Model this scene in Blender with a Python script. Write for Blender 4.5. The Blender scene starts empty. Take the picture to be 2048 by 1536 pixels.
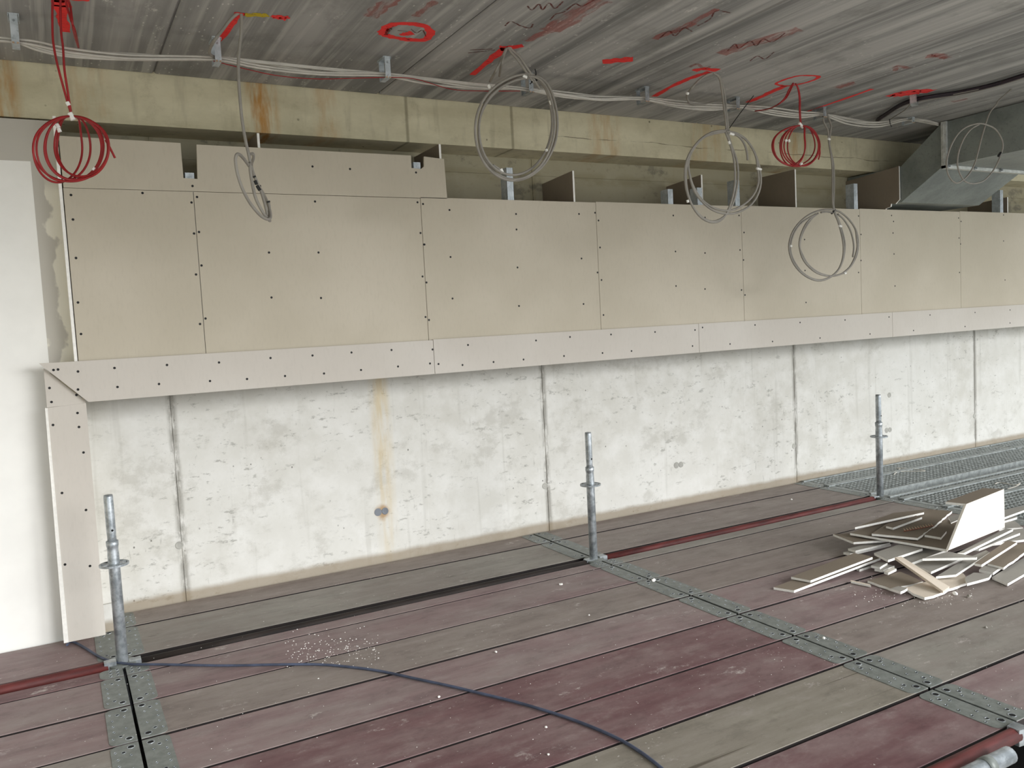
import bpy, bmesh, math, random
from mathutils import Vector, Matrix
random.seed(7)
C = bpy.context.scene.collection
sc = bpy.context.scene

# ------------------------------------------------------------------ camera
F_PX, YAW, PITCH, ROLL, CAM_H = 1659.14, 0.501373, -0.0716949, -0.0522413, 1.42
fw = Vector((math.sin(YAW)*math.cos(PITCH), math.cos(YAW)*math.cos(PITCH), math.sin(PITCH)))
r0 = Vector((math.cos(YAW), -math.sin(YAW), 0)); u0 = r0.cross(fw)
rt = r0*math.cos(ROLL)+u0*math.sin(ROLL); up = -r0*math.sin(ROLL)+u0*math.cos(ROLL)
EYE = Vector((0, 0, CAM_H))
cam = bpy.data.objects.new('camera', bpy.data.cameras.new('camera')); C.objects.link(cam)
cam.data.sensor_width = 36.0; cam.data.lens = F_PX/2048*36; cam.data.clip_start = 0.02
cam.matrix_world = Matrix.Translation(EYE) @ Matrix((rt, up, -fw)).transposed().to_4x4()
sc.camera = cam

# ------------------------------------------------------------------ light: overcast daylight through the open sides of the floor
world = bpy.data.worlds.new('sky'); sc.world = world; world.use_nodes = True
bg = world.node_tree.nodes['Background']
bg.inputs[0].default_value = (0.90, 0.96, 1.0, 1); bg.inputs[1].default_value = 2.0
def area(name, loc, rot, sx, sy, power, col=(1, 1, 1)):
    l = bpy.data.lights.new(name, 'AREA'); l.shape = 'RECTANGLE'; l.size = sx; l.size_y = sy; l.energy = power; l.color = col
    o = bpy.data.objects.new(name, l); C.objects.link(o); o.location = loc; o.rotation_euler = rot; return o
sun = bpy.data.lights.new('hazy_sun', 'SUN'); sun.energy = 3.7; sun.angle = math.radians(34); sun.color = (0.98, 0.985, 1.0)
so = bpy.data.objects.new('hazy_sun', sun); C.objects.link(so)
SAZ, SEL = math.radians(30), math.radians(19)      # from behind the camera, to its right, low under the slab edge
so.rotation_euler = Vector((-math.sin(SAZ)*math.cos(SEL), math.cos(SAZ)*math.cos(SEL), -math.sin(SEL))).to_track_quat('-Z', 'Y').to_euler()
sc.view_settings.view_transform = 'Standard'; sc.view_settings.look = 'None'
sc.view_settings.exposure = 0.0; sc.view_settings.gamma = 1.0; sc.view_settings.use_curve_mapping = False

# ------------------------------------------------------------------ from a pixel of the photograph to a point on a real plane
def ray(x, y): return fw + rt*((x-1024)/F_PX) - up*((y-768)/F_PX)
def at_z(x, y, z=0.0):
    d = ray(x, y); return EYE + d*((z-CAM_H)/d.z)
def at_y(x, y, Y):
    d = ray(x, y); return EYE + d*(Y/d.y)

# ------------------------------------------------------------------ node materials
def srgb(r, g, b):
    f = lambda c: (c/255/12.92) if c/255 <= 0.04045 else ((c/255+0.055)/1.055)**2.4
    return (f(r), f(g), f(b), 1)
class NT:
    def __init__(s, name):
        s.m = bpy.data.materials.new(name); s.m.use_nodes = True; s.t = s.m.node_tree
        s.b = s.t.nodes['Principled BSDF']; s.pos = s.t.nodes.new('ShaderNodeNewGeometry').outputs['Position']
    def lnk(s, v, sock):
        if isinstance(v, bpy.types.NodeSocket): s.t.links.new(v, sock)
        elif isinstance(v, tuple) and sock.type == 'VECTOR': sock.default_value = v[:3]
        else: sock.default_value = v
    def math(s, op, a, b=0.0, c=None):
        n = s.t.nodes.new('ShaderNodeMath'); n.operation = op; s.lnk(a, n.inputs[0]); s.lnk(b, n.inputs[1])
        if c is not None: s.lnk(c, n.inputs[2])
        return n.outputs[0]
    def scale(s, v):
        n = s.t.nodes.new('ShaderNodeVectorMath'); n.operation = 'MULTIPLY'; s.lnk(s.pos, n.inputs[0]); n.inputs[1].default_value = v; return n.outputs[0]
    def noise(s, v=(1, 1, 1), scale=1.0, detail=4.0, rough=0.55):
        n = s.t.nodes.new('ShaderNodeTexNoise'); s.lnk(s.scale(v), n.inputs['Vector']); n.inputs['Scale'].default_value = scale
        n.inputs['Detail'].default_value = detail; n.inputs['Roughness'].default_value = rough; return n.outputs['Fac']
    def voro(s, v=(1, 1, 1), scale=1.0):
        n = s.t.nodes.new('ShaderNodeTexVoronoi'); s.lnk(s.scale(v), n.inputs['Vector']); n.inputs['Scale'].default_value = scale; return n.outputs['Distance']
    def step(s, v, lo, hi, a=0.0, b=1.0):
        n = s.t.nodes.new('ShaderNodeMapRange'); n.interpolation_type = 'SMOOTHSTEP'; s.lnk(v, n.inputs[0])
        n.inputs[1].default_value = lo; n.inputs[2].default_value = hi; n.inputs[3].default_value = a; n.inputs[4].default_value = b; return n.outputs[0]
    def band(s, v, c, w, soft):
        d = s.math('ABSOLUTE', s.math('SUBTRACT', v, c)); return s.step(d, w, w+soft, 1.0, 0.0)
    def mix(s, f, a, b):
        n = s.t.nodes.new('ShaderNodeMix'); n.data_type = 'RGBA'; s.lnk(f, n.inputs[0]); s.lnk(a, n.inputs[6]); s.lnk(b, n.inputs[7]); return n.outputs[2]
    def xyz(s):
        n = s.t.nodes.new('ShaderNodeSeparateXYZ'); s.t.links.new(s.pos, n.inputs[0]); return n.outputs
    def mul(s, *v):
        o = v[0]
        for k in v[1:]: o = s.math('MULTIPLY', o, k)
        return o
    def bump(s, h, strength=0.3, dist=0.002):
        n = s.t.nodes.new('ShaderNodeBump'); n.inputs['Strength'].default_value = strength; n.inputs['Distance'].default_value = dist
        s.t.links.new(h, n.inputs['Height']); s.t.links.new(n.outputs[0], s.b.inputs['Normal'])
    def done(s, col, rough=0.7, metal=0.0, spec=0.4):
        s.lnk(col, s.b.inputs['Base Color']); s.lnk(rough, s.b.inputs['Roughness']); s.b.inputs['Metallic'].default_value = metal
        s.b.inputs['Specular IOR Level'].default_value = spec; return s.m
def plain(name, col, rough=0.6, metal=0.0, var=0.18, scale=(8, 8, 8), bump=0.0, spec=0.4):
    t = NT(name); n = t.noise(scale, 1.0, 5)
    d = tuple(c*(1-var) for c in col[:3])+(1,); l = tuple(min(1, c*(1+var)) for c in col[:3])+(1,)
    if bump: t.bump(n, bump)
    return t.done(t.mix(t.step(n, .3, .7), d, l), rough, metal, spec)

def concrete_wall():
    t = NT('wall_concrete'); x, y, z = t.xyz()
    big = t.noise((.9, .9, .9), 1, 4); mid = t.noise((5, 5, 5), 1, 6, .65)
    col = t.mix(t.step(big, .3, .7), srgb(202, 199, 190), srgb(214, 212, 205))
    col = t.mix(t.step(mid, .35, .75), col, srgb(221, 219, 213))
    zone = t.step(t.noise((1.7, 1.7, 1.7), 1, 3), .4, .6, .25, 1)
    smudge = t.step(t.noise((13, 13, 30), 1, 6, .74), .57, .66)
    col = t.mix(t.mul(smudge, zone, .62), col, srgb(138, 136, 128))
    scratch = t.step(t.noise((34, 34, 8), 1, 5, .7), .62, .7)
    col = t.mix(t.mul(scratch, zone, .35), col, srgb(128, 124, 116))
    blot = t.step(t.noise((2.6, 2.6, 3.4), 1, 8, .75), .54, .66)
    col = t.mix(t.mul(blot, .38), col, srgb(168, 164, 153))
    streak = t.step(t.noise((16, 1, .7), 1, 3), .6, .72)
    col = t.mix(t.mul(streak, .16), col, srgb(150, 146, 134))
    pit = t.step(t.voro((1, 1, .8), 14.0), .04, .085, 1, 0)
    pit = t.mul(pit, t.step(t.noise((3, 3, 3), 1, 2), .46, .54))
    col = t.mix(t.mul(pit, .75), col, srgb(70, 66, 58))
    rn = t.noise((30, 1, 4), 1, 4)
    rust = t.mul(t.band(x, 1.715, .012, .075), t.step(z, .0, .85, .25, .6), t.step(rn, .2, .75))
    dd = t.math('SQRT', t.math('ADD', t.math('POWER', t.math('SUBTRACT', x, 1.69), 2), t.math('POWER', t.math('SUBTRACT', z, .312), 2)))
    rust2 = t.mul(t.step(t.math('MULTIPLY_ADD', t.noise((18, 18, 18), 1, 4), .05, dd), .05, .085, 1, 0), .75)
    col = t.mix(rust, col, srgb(200, 172, 108)); col = t.mix(rust2, col, srgb(160, 122, 72))
    for cx in (.527, 2.875, 5.27, 7.7):     # cement bleed along the formwork joints
        j = t.mul(t.band(x, cx+.004, .006, .03), t.step(t.noise((26, 26, 7), 1, 5, .7), .36, .56))
        col = t.mix(t.mul(j, .7), col, srgb(126, 122, 112))
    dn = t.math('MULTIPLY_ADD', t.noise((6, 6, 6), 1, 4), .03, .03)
    base_band = t.step(t.math('SUBTRACT', z, dn), -.01, .03, 1, 0)
    col = t.mix(t.mul(base_band, .75), col, srgb(142, 126, 102))  # browner band along the foot of the wall
    top = t.mul(t.band(z, 2.39, .012, .05), t.step(t.noise((5, 5, 9), 1, 5), .4, .6))
    col = t.mix(t.mul(top, .7), col, srgb(88, 84, 70))
    col = t.mix(t.step(z, 1.9, 2.2, 0, .85), col, t.mix(t.step(blot, 0, 1), srgb(158, 149, 120), srgb(118, 112, 92)))    # yellowish mottled concrete up behind the boards, its shade painted in darker
    t.bump(mid, .25, .003); return t.done(col, .85, 0, .25)
def concrete_beam():
    t = NT('beam_concrete'); x, y, z = t.xyz()
    a = t.noise((1.3, 1.3, 2.5), 1, 6, .65); b = t.noise((7, 7, 7), 1, 6, .7)
    col = t.mix(t.step(a, .32, .68), srgb(186, 178, 150), srgb(214, 206, 178))
    col = t.mix(t.mul(t.step(b, .5, .75), .5), col, srgb(158, 150, 124))
    col = t.mix(t.mul(t.step(t.noise((12, 12, 2), 1, 4), .55, .7), .3), col, srgb(146, 138, 116))
    for cx, w, s in ((1.075, .035, .9), (-.15, .06, .7), (1.42, .03, .35), (.25, .05, .25), (3.3, .08, .35), (4.2, .12, .25), (5.1, .05, .5)):
        f = t.mul(t.band(x, cx, w, .07), t.step(t.noise((22, 4, 5), 1, 4), .32, .66), s)
        col = t.mix(f, col, srgb(176, 124, 54))
    pit = t.mul(t.step(t.voro((1, 1, 1), 11.0), .05, .1, 1, 0), t.step(t.noise((3, 3, 3), 1, 2), .48, .54))
    col = t.mix(t.mul(pit, .7), col, srgb(52, 48, 38))
    crack = t.band(t.math('MULTIPLY_ADD', t.noise((3, 1, 1), 1, 5), .05, z), 2.628, .0015, .002)
    col = t.mix(t.mul(crack, t.step(x, 2.4, 2.5), t.step(t.noise((4, 1, 1), 1, 3), .42, .6), .7), col, srgb(70, 62, 48))
    for cx in (1.9, 2.6): col = t.mix(t.mul(t.band(x, cx, .003, .012), .5), col, srgb(92, 84, 64))
    t.bump(b, .3, .004); return t.done(col, .9, 0, .2)
def concrete_slab():
    t = NT('slab_concrete'); x, y, z = t.xyz()
    s1 = t.noise((6, .3, 1), 1, 5, .6); s2 = t.noise((24, .6, 1), 1, 3); b = t.noise((3, 2, 3), 1, 6, .65)
    col = t.mix(t.math('MULTIPLY_ADD', t.math('SUBTRACT', t.step(s1, .34, .64), .5), t.step(x, .8, 2.6, .55, 1), .5), srgb(116, 116, 114), srgb(178, 176, 172))
    col = t.mix(t.mul(t.step(s2, .5, .7), .45), col, srgb(204, 202, 196))
    col = t.mix(t.mul(t.step(b, .52, .68), .5), col, srgb(116, 115, 110))
    white = t.mul(t.step(t.noise((9, 4, 9), 1, 7, .75), .6, .72), t.step(x, 2.2, 4.0, 1.0, .35))
    col = t.mix(t.mul(white, .8), col, srgb(224, 221, 214))
    drop = t.mul(t.step(t.voro((2.2, 1, 1), 16), .1, .16, 1, 0), t.step(t.noise((2, 2, 2), 1, 2), .48, .58))
    col = t.mix(t.mul(drop, .55), col, srgb(226, 223, 217))
    t.bump(b, .15, .003); return t.done(col, .75, 0, .3)
def wood(name, c1, c2, grey, k=.5, grain=.5, cracks=0.0):
    t = NT(name); x, y, z = t.xyz()
    g = t.noise((1.3, 15, 1), 1, 6, .65); big = t.noise((1.5, 3.4, 1), 1, 7, .68); mid = t.noise((5, 9, 1), 1, 8, .75); fine = t.noise((22, 70, 20), 1, 4, .7)
    col = t.mix(t.step(g, .3, .7), c1, c2)
    col = t.mix(t.mul(t.step(big, .38, .64), k), col, grey)
    col = t.mix(t.mul(t.step(mid, .5, .72), .35), col, srgb(168, 158, 152))
    col = t.mix(t.mul(t.step(mid, .34, .5, 1, 0), .35), col, tuple(q*.5 for q in c1[:3])+(1,))
    scuff = t.mul(t.step(t.noise((4.5, 8, 3), 1, 9, .8), .585, .66), t.step(t.noise((1.2, 2, 1), 1, 2), .4, .58), .85)
    col = t.mix(scuff, col, srgb(186, 176, 170))
    dark = t.step(t.noise((2.3, 10, 3), 1, 7, .72), .6, .72)
    col = t.mix(t.mul(dark, .5), col, srgb(60, 50, 46))
    dust = t.mul(t.step(t.noise((55, 55, 40), 1, 3, .6), .66, .71), t.step(t.noise((2.2, 2.2, 2), 1, 4), .5, .64))
    col = t.mix(t.mul(dust, .7), col, srgb(210, 204, 196))
    if cracks:
        ln = t.step(t.noise((.4, 42, 1), 1, 3, .5), .62, .655); col = t.mix(t.mul(ln, cracks), col, srgb(78, 70, 58))
    t.bump(fine, .3, .0015); return t.done(col, t.math('MULTIPLY_ADD', big, .25, .45), 0, .3)
def galvanised(name, c1, c2, rough=.42, metal=.75, sc_=(22, 22, 22)):
    t = NT(name); n = t.noise(sc_, 1, 5, .65); f = t.noise((60, 60, 60), 1, 3)
    col = t.mix(t.step(n, .35, .65), c1, c2); col = t.mix(t.mul(t.step(f, .55, .75), .35), col, srgb(90, 92, 90))
    return t.done(col, t.math('MULTIPLY_ADD', n, .25, rough-.12), metal, .5)
def spray(name, col, density, strength=1.0, v=(26, 60, 26)):
    t = NT(name); n = t.noise(v, 1, 7, .75); a = t.step(n, density-.08, density+.08, 1, 0)
    t.lnk(t.math('MULTIPLY', a, strength), t.b.inputs['Alpha']); w = t.noise((12, 30, 12), 1, 4)
    return t.done(t.mix(w, tuple(c*.75 for c in col[:3])+(1,), col), .6)
def raw_plaster():
    t = NT('raw_plasterboard_wall'); x, y, z = t.xyz()
    n = t.noise((13, 13, 9), 1, 3, .5); edge = t.step(x, -.005, .075)
    f = t.step(t.math('MULTIPLY_ADD', edge, .34, n), .62, .72)
    low = t.step(z, 2.15, 2.25, 1, 0)
    f = t.mul(f, low)
    col = t.mix(f, srgb(190, 185, 175), srgb(228, 223, 208))
    return t.done(col, .85, 0, .2)
def boardpaper(name, c1, c2):
    t = NT(name); n = t.noise((1.2, 1.2, 1.2), 1, 4); f = t.noise((90, 90, 25), 1, 3)
    col = t.mix(t.step(n, .3, .7), c1, c2); col = t.mix(t.mul(t.step(f, .45, .8), .15), col, tuple(c*.75 for c in c1[:3])+(1,))
    return t.done(col, .85, 0, .2)

MAT = dict(
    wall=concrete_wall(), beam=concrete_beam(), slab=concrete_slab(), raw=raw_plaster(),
    white=plain('white_paint', srgb(238, 236, 230), .8, var=.02),
    board=boardpaper('plasterboard_paper', srgb(186, 177, 159), srgb(197, 188, 171)),
    strip=boardpaper('plasterboard_strip_paper', srgb(194, 187, 177), srgb(202, 196, 187)),
    gyps=plain('gypsum_core', srgb(240, 237, 230), .9, var=.05, scale=(60, 60, 60), bump=.3),
    backpaper=boardpaper('brown_backing_paper', srgb(126, 115, 101), srgb(140, 128, 113)),
    greypaper=boardpaper('grey_backing_paper', srgb(148, 144, 136), srgb(164, 159, 150)),
    ivory=boardpaper('ivory_face_paper', srgb(226, 218, 205), srgb(234, 228, 216)),
    tan=boardpaper('tan_face_paper', srgb(214, 200, 182), srgb(222, 209, 192)),
    screw=plain('black_screw_head', srgb(22, 20, 19), .5, .3),
    wood_pink=wood('plank_pinkish', srgb(124, 102, 102), srgb(142, 121, 119), srgb(144, 133, 128), .65),
    wood_red=wood('plank_red_film', srgb(101, 71, 73), srgb(117, 87, 88), srgb(136, 118, 115), .6),
    wood_grey=wood('plank_grey', srgb(134, 128, 120), srgb(148, 143, 134), srgb(128, 113, 108), .4),
    wood_brown=wood('plank_brownish', srgb(122, 110, 104), srgb(140, 128, 121), srgb(148, 139, 131), .55),
    wood_raw=wood('plank_raw_grey', srgb(128, 121, 109), srgb(146, 139, 127), srgb(122, 113, 103), .35, cracks=.8),
    steel_dark=galvanised('deck_end_steel', srgb(112, 116, 111), srgb(132, 136, 131), .5, .15),
    galv=galvanised('galvanised_tube', srgb(140, 146, 149), srgb(186, 191, 194), .38, .6),
    galv_deck=galvanised('perforated_steel', srgb(128, 133, 131), srgb(160, 165, 163), .5, .25),
    zinc=galvanised('zinc_stud', srgb(176, 184, 188), srgb(202, 208, 212), .45, .35),
    duct=galvanised('duct_sheet', srgb(126, 132, 130), srgb(150, 156, 152), .5, .45, (3, 3, 3)),
    flange=galvanised('duct_flange_zinc', srgb(188, 190, 186), srgb(214, 216, 212), .45, .3),
    bounce_ground=plain('pale_bounce_ground', srgb(196, 192, 184), .9, var=.06, scale=(1, 1, 1)),
    plank_edge=plain('plank_side_shade', srgb(30, 23, 21), .8, var=.3),  # side faces painted near-black so the plank gaps look shaded
    red_pipe=plain('red_painted_steel', srgb(86, 36, 33), .65, .05, .45, (6, 30, 30), .2),
    dark_pipe=plain('dark_rusty_steel', srgb(42, 35, 31), .7, .2, .4, (5, 30, 30), .3),
    black=plain('black_plastic', srgb(24, 23, 22), .5), dark=plain('gap_shade_dark', srgb(30, 28, 26), .95),
    hole=plain('hole_dark', srgb(16, 16, 16), .9),
    grey_cable=plain('grey_cable_sheath', srgb(142, 137, 128), .6, var=.1, scale=(14, 14, 14)),
    pale_cable=plain('pale_cable_sheath', srgb(192, 187, 178), .55, var=.08, scale=(14, 14, 14)),
    red_cable=plain('red_cable_sheath', srgb(150, 30, 32), .5, var=.15, scale=(14, 14, 14)),
    dark_cable=plain('dark_purple_cable_sheath', srgb(48, 38, 46), .5, var=.25, scale=(14, 14, 14)),
    blue_cable=plain('blue_black_rubber', srgb(72, 79, 98), .6, var=.35, scale=(9, 9, 9)),
    tape=plain('white_label_tape', srgb(238, 236, 230), .6, var=.03), plug=plain('grey_plug', srgb(170, 168, 160), .8), plug_dark=plain('bluish_plug', srgb(124, 128, 134), .7),
    spray_red=spray('red_spray_paint', srgb(252, 46, 46), .63), spray_faint=spray('faint_red_chalk', srgb(196, 66, 52), .54, .38, (34, 7, 1)),
    spray_yellow=spray('yellow_spray_paint', srgb(206, 180, 30), .6), chalk=spray('dark_red_chalk', srgb(110, 38, 32), .56, .8),
    copper=plain('brown_screw_strip', srgb(120, 52, 30), .5), tip=plain('bright_screw', srgb(220, 190, 160), .3, .7),
    string=plain('pale_cord', srgb(214, 208, 196), .8),
)

# ------------------------------------------------------------------ mesh helpers
class MB:
    def __init__(s): s.v = []; s.f = []; s.mi = []
    def add(s, vs, fs, mi=0):
        b = len(s.v); s.v += [tuple(v) for v in vs]; s.f += [tuple(b+i for i in f) for f in fs]; s.mi += [mi]*len(fs); return s
    def box(s, x0, x1, y0, y1, z0, z1, mi=0):
        vs = [(x, y, z) for z in (z0, z1) for y in (y0, y1) for x in (x0, x1)]
        return s.add(vs, [(0, 2, 3, 1), (4, 5, 7, 6), (0, 1, 5, 4), (2, 6, 7, 3), (0, 4, 6, 2), (1, 3, 7, 5)], mi)
    def obox(s, c, ax, ay, az, mi=0):
        c = Vector(c); vs = [c+ax*i+ay*j+az*k for k in (-1, 1) for j in (-1, 1) for i in (-1, 1)]
        return s.add(vs, [(0, 2, 3, 1), (4, 5, 7, 6), (0, 1, 5, 4), (2, 6, 7, 3), (0, 4, 6, 2), (1, 3, 7, 5)], mi)
    def prism(s, pts, off, mi=0, mi_side=None):
        n = len(pts); off = Vector(off); vs = [Vector(p) for p in pts]; vs = vs+[p+off for p in vs]
        s.add(vs, [tuple(range(n)), tuple(range(2*n-1, n-1, -1))], mi)
        b = len(s.v)-2*n
        for i in range(n):
            j = (i+1) % n; s.f.append((b+j, b+i, b+n+i, b+n+j)); s.mi.append(mi if mi_side is None else mi_side)
        return s
    def tube(s, path, r, n=8, mi=0, closed=False):
        P = [Vector(p) for p in path]; k = len(P); rings = []; prev = None
        for i, p in enumerate(P):
            a = P[(i-1) % k] if (closed or i > 0) else p; b = P[(i+1) % k] if (closed or i < k-1) else p
            t = (b-a); t = t.normalized() if t.length > 1e-9 else Vector((0, 0, 1))
            if prev is None:
                h = Vector((0, 0, 1)) if abs(t.z) < .9 else Vector((1, 0, 0)); e1 = t.cross(h).normalized()
            else:
                e1 = prev-t*prev.dot(t); e1 = e1.normalized() if e1.length > 1e-6 else t.orthogonal().normalized()
            prev = e1; e2 = t.cross(e1); rr = r[i] if isinstance(r, (list, tuple)) else r
            rings.append([p+(e1*math.cos(2*math.pi*q/n)+e2*math.sin(2*math.pi*q/n))*rr for q in range(n)])
        vs = [v for g in rings for v in g]; fs = []
        for i in range(k if closed else k-1):
            j = (i+1) % k
            for q in range(n): fs.append((i*n+q, i*n+(q+1) % n, j*n+(q+1) % n, j*n+q))
        if not closed: fs += [tuple(range(n-1, -1, -1)), tuple(range((k-1)*n, k*n))]
        return s.add(vs, fs, mi)
    def lathe(s, c, prof, n=20, mi=0, axis='z'):
        c = Vector(c); vs = []
        for r, h in prof:
            for q in range(n):
                a = 2*math.pi*q/n; u, v = r*math.cos(a), r*math.sin(a)
                vs.append(c+(Vector((u, v, h)) if axis == 'z' else Vector((u, h, v)) if axis == 'y' else Vector((h, u, v))))
        k = len(prof); fs = [(i*n+q, i*n+(q+1) % n, (i+1)*n+(q+1) % n, (i+1)*n+q) for i in range(k-1) for q in range(n)]
        fs += [tuple(range(n-1, -1, -1)), tuple(range((k-1)*n, k*n))]
        return s.add(vs, fs, mi)
    def mesh(s, name, mats, smooth=False):
        me = bpy.data.meshes.new(name); me.from_pydata(s.v, [], s.f)
        for m in (mats if isinstance(mats, (list, tuple)) else [mats]): me.materials.append(MAT[m])
        me.polygons.foreach_set('material_index', s.mi)
        bm = bmesh.new(); bm.from_mesh(me); bmesh.ops.recalc_face_normals(bm, faces=bm.faces); bm.to_mesh(me); bm.free()
        if smooth:
            me.polygons.foreach_set('use_smooth', [len(p.vertices) == 4 for p in me.polygons])
        return me
    def build(s, name, mats, parent=None, smooth=False, loc=None):
        o = bpy.data.objects.new(name, s.mesh(name, mats, smooth)); C.objects.link(o)
        if parent is not None:
            o.parent = parent; o.matrix_parent_inverse = Matrix.Translation(-world_loc(parent))
        if loc is not None: o.location = loc
        return o
def world_loc(o):
    v = Vector(o.location) if o.parent is None else world_loc(o.parent)+Vector(o.location)+Vector(o.matrix_parent_inverse.translation)
    return v
def tag(o, label=None, cat=None, group=None, kind=None):
    for k, v in (('label', label), ('category', cat), ('group', group), ('kind', kind)):
        if v: o[k] = v
    return o
def thing(name, label, cat, loc=(0, 0, 0), group=None):
    o = bpy.data.objects.new(name, None); C.objects.link(o); o.location = loc; o.empty_display_size = .1
    return tag(o, label, cat, group)
def struct(name, label, loc=(0, 0, 0)):
    o = bpy.data.objects.new(name, None); C.objects.link(o); o.location = loc; return tag(o, label, kind='structure')
def spline(pts, n=8, closed=False):
    P = [Vector(p) for p in pts]; out = []; k = len(P)
    for i in range(k if closed else k-1):
        g = lambda j: P[j % k] if closed else P[max(0, min(k-1, j))]
        a, b, c, d = g(i-1), g(i), g(i+1), g(i+2)
        for q in range(n):
            t = q/n; out.append(.5*((2*b)+(c-a)*t+(2*a-5*b+4*c-d)*t*t+(3*b-a-3*c+d)*t**3))
    if not closed: out.append(P[-1])
    return out

# ================================================================== STRUCTURE
SLAB_Y = -0.35        # front edge of the slab, above the photographer
WY, BY, SY, LY, ZC = 4.82, 4.43, 4.405, 4.555, 2.765       # concrete wall, board face, strip face, white wall face, ceiling
# back wall: cast panels with open formwork joints, plugged tie holes
wall = struct('wall_back', 'bare cast concrete back wall with stains and formwork joints')
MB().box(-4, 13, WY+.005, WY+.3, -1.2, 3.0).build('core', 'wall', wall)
jx = [-1.87, .527, 2.875, 5.27, 7.7, 10.1, 12.5]
for a, b in zip(jx[:-1], jx[1:]):
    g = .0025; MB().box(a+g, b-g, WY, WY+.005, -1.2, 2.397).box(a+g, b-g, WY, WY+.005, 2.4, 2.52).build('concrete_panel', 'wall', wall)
for x, z, c in ((1.704, .315, 1), (2.857, .309, 0), (4.053, .304, 1), (5.248, .304, 0), (.515, .31, 0), (6.45, .31, 1), (6.45, .62, 0), (7.69, .31, 0)):
    m = MB()
    if c: m.lathe((x-.045, WY, z), [(.024, 0), (.024, -.0012), (.019, -.0015)], 16, axis='y')
    m.lathe((x, WY, z), [(.022, .001), (.022, -.002), (.018, -.003), (.01, -.001)], 16, axis='y')
    m.build('tie_hole_plug', 'plug_dark' if z == .315 else 'plug', wall)
beam = struct('trim_1', 'yellowish concrete beam with rust stains under the ceiling')
MB().box(-4, 13, 4.57, 5.1, 2.508, ZC+.02).build('beam_body', 'beam', beam)
# white wall on the left with its unpainted plasterboard margin
wl = struct('wall_left', 'white painted wall with a grey unpainted margin at left')
MB().box(-4, .088, LY, WY, -1.2, 2.497).build('raw_wall', 'raw', wl)
MB().prism([(-4, LY, -1.2), (-.025, LY, -1.2), (-.025, LY, 2.303), (-4, LY, 2.303)], (0, -.0015, 0)).build('painted_surface', 'white', wl)
# ceiling: precast slabs
ceil = struct('ceiling', 'dark streaked concrete ceiling of precast slabs')
MB().box(-4, 13, SLAB_Y, 5.1, ZC+.012, ZC+.3).build('ceiling_core', 'slab', ceil)
cx = [-4.0, -1.85, -.63, .548, 1.73, 2.91, 4.09, 5.27, 6.45, 7.63, 8.81, 10.0, 11.5, 13]
for a, b in zip(cx[:-1], cx[1:]):
    g = .004; c_ = .006
    pr = [(a+g, 0, ZC+.012), (a+g, 0, ZC+c_), (a+g+c_, 0, ZC), (b-g-c_, 0, ZC), (b-g, 0, ZC+c_), (b-g, 0, ZC+.012)]
    MB().prism([(p[0], SLAB_Y, p[2]) for p in pr], (0, 4.56-SLAB_Y, 0)).build('ceiling_slab', 'slab', ceil)
# unseen shell round the photographer, added for the light: closed left end, ground below
ws = struct('unseen_left_wall', 'plain unseen end wall added beyond the frame at left'); MB().box(-4.2, -4, -1.6, 5.1, -1.2, 3.0).build('end_wall', 'beam', ws)
gr = struct('unseen_ground', 'unseen pale ground added below and outside to bounce daylight up'); MB().box(-40, 50, -50, 6, -1.4, -1.2).build('ground', 'bounce_ground', gr)  # ground made pale so it bounces daylight up to the ceiling

# ================================================================== FLOOR: scaffold planks in three bays
floor = struct('floor', 'scaffold floor of worn timber planks and perforated steel decks')
XJ = [-2.41, .158, 2.728, 5.298, 7.868, 10.438]
ROWS = dict(A=(4.555, 4.80), B=(4.115, 4.545), C=(3.887, 3.995), D=(3.552, 3.88), E=(3.21, 3.545), F=(2.873, 3.203), G=(2.537, 2.866), H=(2.22, 2.53),
            I=(1.89, 2.213), J=(1.575, 1.883), K=(1.09, 1.41), L=(.755, 1.08), M=(.42, .745))  # rows L and M lie out of view, added to bounce light
GAP = .006
_pm = {}
def plank_mesh(L, W, mat):
    k = ('p', round(L, 3), round(W, 3), mat)
    if k not in _pm:
        x, y, c = L/2, W/2-.0045, .0018; z0, z1 = -.045, 0
        top = [(-x+c, -y+c), (x-c, -y+c), (x-c, y-c), (-x+c, y-c)]; out = [(-x, -y), (x, -y), (x, y), (-x, y)]
        vs = [(a, b, z1) for a, b in top]+[(a, b, z1-c) for a, b in out]+[(a, b, z0) for a, b in out]
        fs = [(0, 1, 2, 3), (11, 10, 9, 8)]+[(i, 4+i, 4+(i+1) % 4, (i+1) % 4) for i in range(4)]+[(4+i, 8+i, 8+(i+1) % 4, 4+(i+1) % 4) for i in range(4)]
        _pm[k] = MB().add(vs, fs[:2]).add(vs, fs[2:6]).add(vs, fs[6:], 1).mesh('plank', [mat, 'plank_edge'])
    return _pm[k]
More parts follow.
